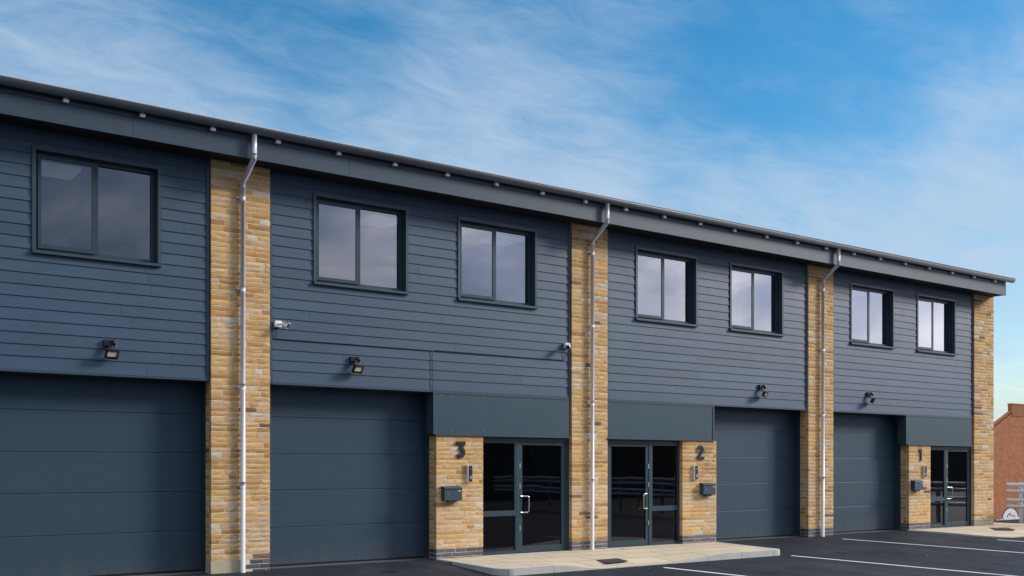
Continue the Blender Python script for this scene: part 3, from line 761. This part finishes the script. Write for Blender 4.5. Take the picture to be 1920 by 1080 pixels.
# ------------------------------------------------------------------ light and sky
AZ,EL=116.0,26.0     # degrees clockwise from +y
sd=Vector((math.sin(R(AZ))*math.cos(R(EL)),math.cos(R(AZ))*math.cos(R(EL)),math.sin(R(EL))))
sun=bpy.data.lights.new('sun','SUN'); so=bpy.data.objects.new('sun',sun); COL.objects.link(so)
so.rotation_euler=(-sd).to_track_quat('-Z','Y').to_euler(); so.location=(40,-40,30)
sun.energy=2.3; sun.angle=R(14); sun.color=(1,.96,.91)
wd=bpy.data.worlds.new('World'); scene.world=wd; wd.use_nodes=True; t=wd.node_tree; t.nodes.clear()
out=N(t,'ShaderNodeOutputWorld'); bg=N(t,'ShaderNodeBackground'); bg.inputs['Strength'].default_value=.10
sky=N(t,'ShaderNodeTexSky',sky_type='NISHITA'); sky.sun_disc=False; sky.sun_elevation=R(EL); sky.sun_rotation=R(AZ); sky.air_density=1.0; sky.dust_density=.6; sky.ozone_density=2.0
hs=N(t,'ShaderNodeHueSaturation'); hs.inputs['Saturation'].default_value=1.5; hs.inputs['Value'].default_value=1.10; hs.inputs['Hue'].default_value=.492
t.links.new(sky.outputs[0],hs.inputs['Color'])
tc=N(t,'ShaderNodeTexCoord'); D=tc.outputs['Generated']
sx=N(t,'ShaderNodeSeparateXYZ'); t.links.new(D,sx.inputs[0])
den=math_(t,'ADD',math_(t,'MAXIMUM',sx.outputs['Z'],0.0),.16)
cb=N(t,'ShaderNodeCombineXYZ'); t.links.new(math_(t,'DIVIDE',sx.outputs['X'],den),cb.inputs[0]); t.links.new(math_(t,'DIVIDE',sx.outputs['Y'],den),cb.inputs[1])
mp=N(t,'ShaderNodeMapping'); mp.inputs['Rotation'].default_value=(0,0,R(35)); mp.inputs['Scale'].default_value=(.9,1.5,1); t.links.new(cb.outputs[0],mp.inputs[0])
n1=noise(t,mp.outputs[0],1.7,9,.62,.5)
mp2=N(t,'ShaderNodeMapping'); mp2.inputs['Rotation'].default_value=(0,0,R(12)); mp2.inputs['Scale'].default_value=(1.3,2.2,1); mp2.inputs['Location'].default_value=(3.1,1.7,0); t.links.new(cb.outputs[0],mp2.inputs[0])
n2=noise(t,mp2.outputs[0],4.2,9,.68,.7)
th=R(36.6015)
def pdir(px,py):
    X=(px-960)/2000; Z=(874.677-py)/2000
    return Vector((X*math.cos(th)+math.sin(th),math.cos(th)-X*math.sin(th),Z)).normalized()
def blob_mask(px,py,rad,wt):
    d=pdir(px,py); dp=N(t,'ShaderNodeVectorMath',operation='DOT_PRODUCT'); t.links.new(D,dp.inputs[0]); dp.inputs[1].default_value=d
    mr=N(t,'ShaderNodeMapRange',interpolation_type='SMOOTHSTEP'); mr.inputs['From Min'].default_value=math.cos(R(rad)); mr.inputs['From Max'].default_value=1
    mr.inputs['To Min'].default_value=0; mr.inputs['To Max'].default_value=wt; t.links.new(dp.outputs['Value'],mr.inputs['Value']); return mr.outputs[0]
bias=None
for b_ in ((30,190,9,.15),(260,230,8,.16),(520,300,8,.10),(800,330,8,.15),(1020,380,7,.17),(1250,430,8,.19),(1480,490,8,.20),(1880,310,7,.15),(1700,460,8,.15),(1900,640,8,.04),(1500,170,10,-.15),(1250,110,8,-.05),(560,40,7,-.08),(230,30,7,-.10),(1900,20,5,-.12),(860,190,5,.06),(1100,60,6,.06),(1850,90,4,.12)):
    mk=blob_mask(*b_); bias=mk if bias is None else math_(t,'ADD',bias,mk)
# cloudier half of the sky behind the photographer
back=N(t,'ShaderNodeMapRange',interpolation_type='SMOOTHSTEP'); back.inputs['From Min'].default_value=.15; back.inputs['From Max'].default_value=-.35; back.inputs['To Min'].default_value=0; back.inputs['To Max'].default_value=1
t.links.new(sx.outputs['Y'],back.inputs['Value'])
low=N(t,'ShaderNodeMapRange',interpolation_type='SMOOTHSTEP'); low.inputs['From Min'].default_value=.30; low.inputs['From Max'].default_value=0.0; low.inputs['To Min'].default_value=0; low.inputs['To Max'].default_value=.10
t.links.new(sx.outputs['Z'],low.inputs['Value'])
tot=math_(t,'ADD',math_(t,'ADD',math_(t,'MULTIPLY',n1,.55),math_(t,'MULTIPLY',n2,.50)),math_(t,'ADD',bias,low.outputs[0]))
cov=N(t,'ShaderNodeMapRange',interpolation_type='SMOOTHSTEP'); cov.inputs['From Min'].default_value=.29; cov.inputs['From Max'].default_value=1.02; t.links.new(tot,cov.inputs['Value'])
front_cov=math_(t,'MULTIPLY_ADD',cov.outputs[0],.86,.03)
white=(3.8,4.75,5.9)
fc=mixc(t,front_cov,hs.outputs[0],white)
n3=noise(t,mapping(t,(1,1,2.2),'Generated'),4.2,6,.55,.4)
gr=ramp(t,n3,[(.34,(.24,.30,.47)),(.48,(.46,.51,.70)),(.66,(.96,.94,1.04))])
gv=N(t,'ShaderNodeVectorMath',operation='SCALE'); t.links.new(gr,gv.inputs[0]); dps=N(t,'ShaderNodeVectorMath',operation='DOT_PRODUCT'); t.links.new(D,dps.inputs[0]); dps.inputs[1].default_value=sd
sg=N(t,'ShaderNodeMapRange',interpolation_type='SMOOTHSTEP'); sg.inputs['From Min'].default_value=.66; sg.inputs['From Max'].default_value=.97; sg.inputs['To Min'].default_value=3.8; sg.inputs['To Max'].default_value=14.0
t.links.new(dps.outputs['Value'],sg.inputs['Value']); t.links.new(sg.outputs[0],gv.inputs['Scale'])
def back_blob(px,py,rad,wt):
    d=pdir(px,py); d=Vector((d.x,-d.y,d.z)); dp=N(t,'ShaderNodeVectorMath',operation='DOT_PRODUCT'); t.links.new(D,dp.inputs[0]); dp.inputs[1].default_value=d
    mr=N(t,'ShaderNodeMapRange',interpolation_type='SMOOTHSTEP'); mr.inputs['From Min'].default_value=math.cos(R(rad)); mr.inputs['From Max'].default_value=1
    mr.inputs['To Min'].default_value=0; mr.inputs['To Max'].default_value=wt; t.links.new(dp.outputs['Value'],mr.inputs['Value']); return mr.outputs[0]
bk=None
for b_ in ((180,380,9,-.07),(700,395,4.5,-.12),(690,525,4.5,.15),(900,440,3,.10),(930,540,4,-.04),(1250,480,3,-.05),(1250,580,5,.14),(1420,560,5,.09),(1650,600,5,.10),(1760,560,4,.05)):
    mk=back_blob(*b_); bk=mk if bk is None else math_(t,'ADD',bk,mk)
t.links.new(math_(t,'ADD',n3,bk),gr.node.inputs['Fac'])
bc=mixc(t,.88,hs.outputs[0],gv.outputs[0])
fin=mixc(t,back.outputs[0],fc,bc)
zen=N(t,'ShaderNodeMapRange',interpolation_type='SMOOTHSTEP'); zen.inputs['From Min'].default_value=.46; zen.inputs['From Max'].default_value=.72; zen.inputs['To Min'].default_value=0; zen.inputs['To Max'].default_value=.9
t.links.new(sx.outputs['Z'],zen.inputs['Value']); fin=mixc(t,zen.outputs[0],fin,(9.0,9.8,11.0))
t.links.new(fin,bg.inputs['Color']); t.links.new(bg.outputs[0],out.inputs['Surface'])

scene.view_settings.view_transform='Standard'; scene.view_settings.look='None'; scene.view_settings.exposure=0.45; scene.view_settings.gamma=1
scene.cycles.use_denoising=True
scene.cycles.max_bounces=8
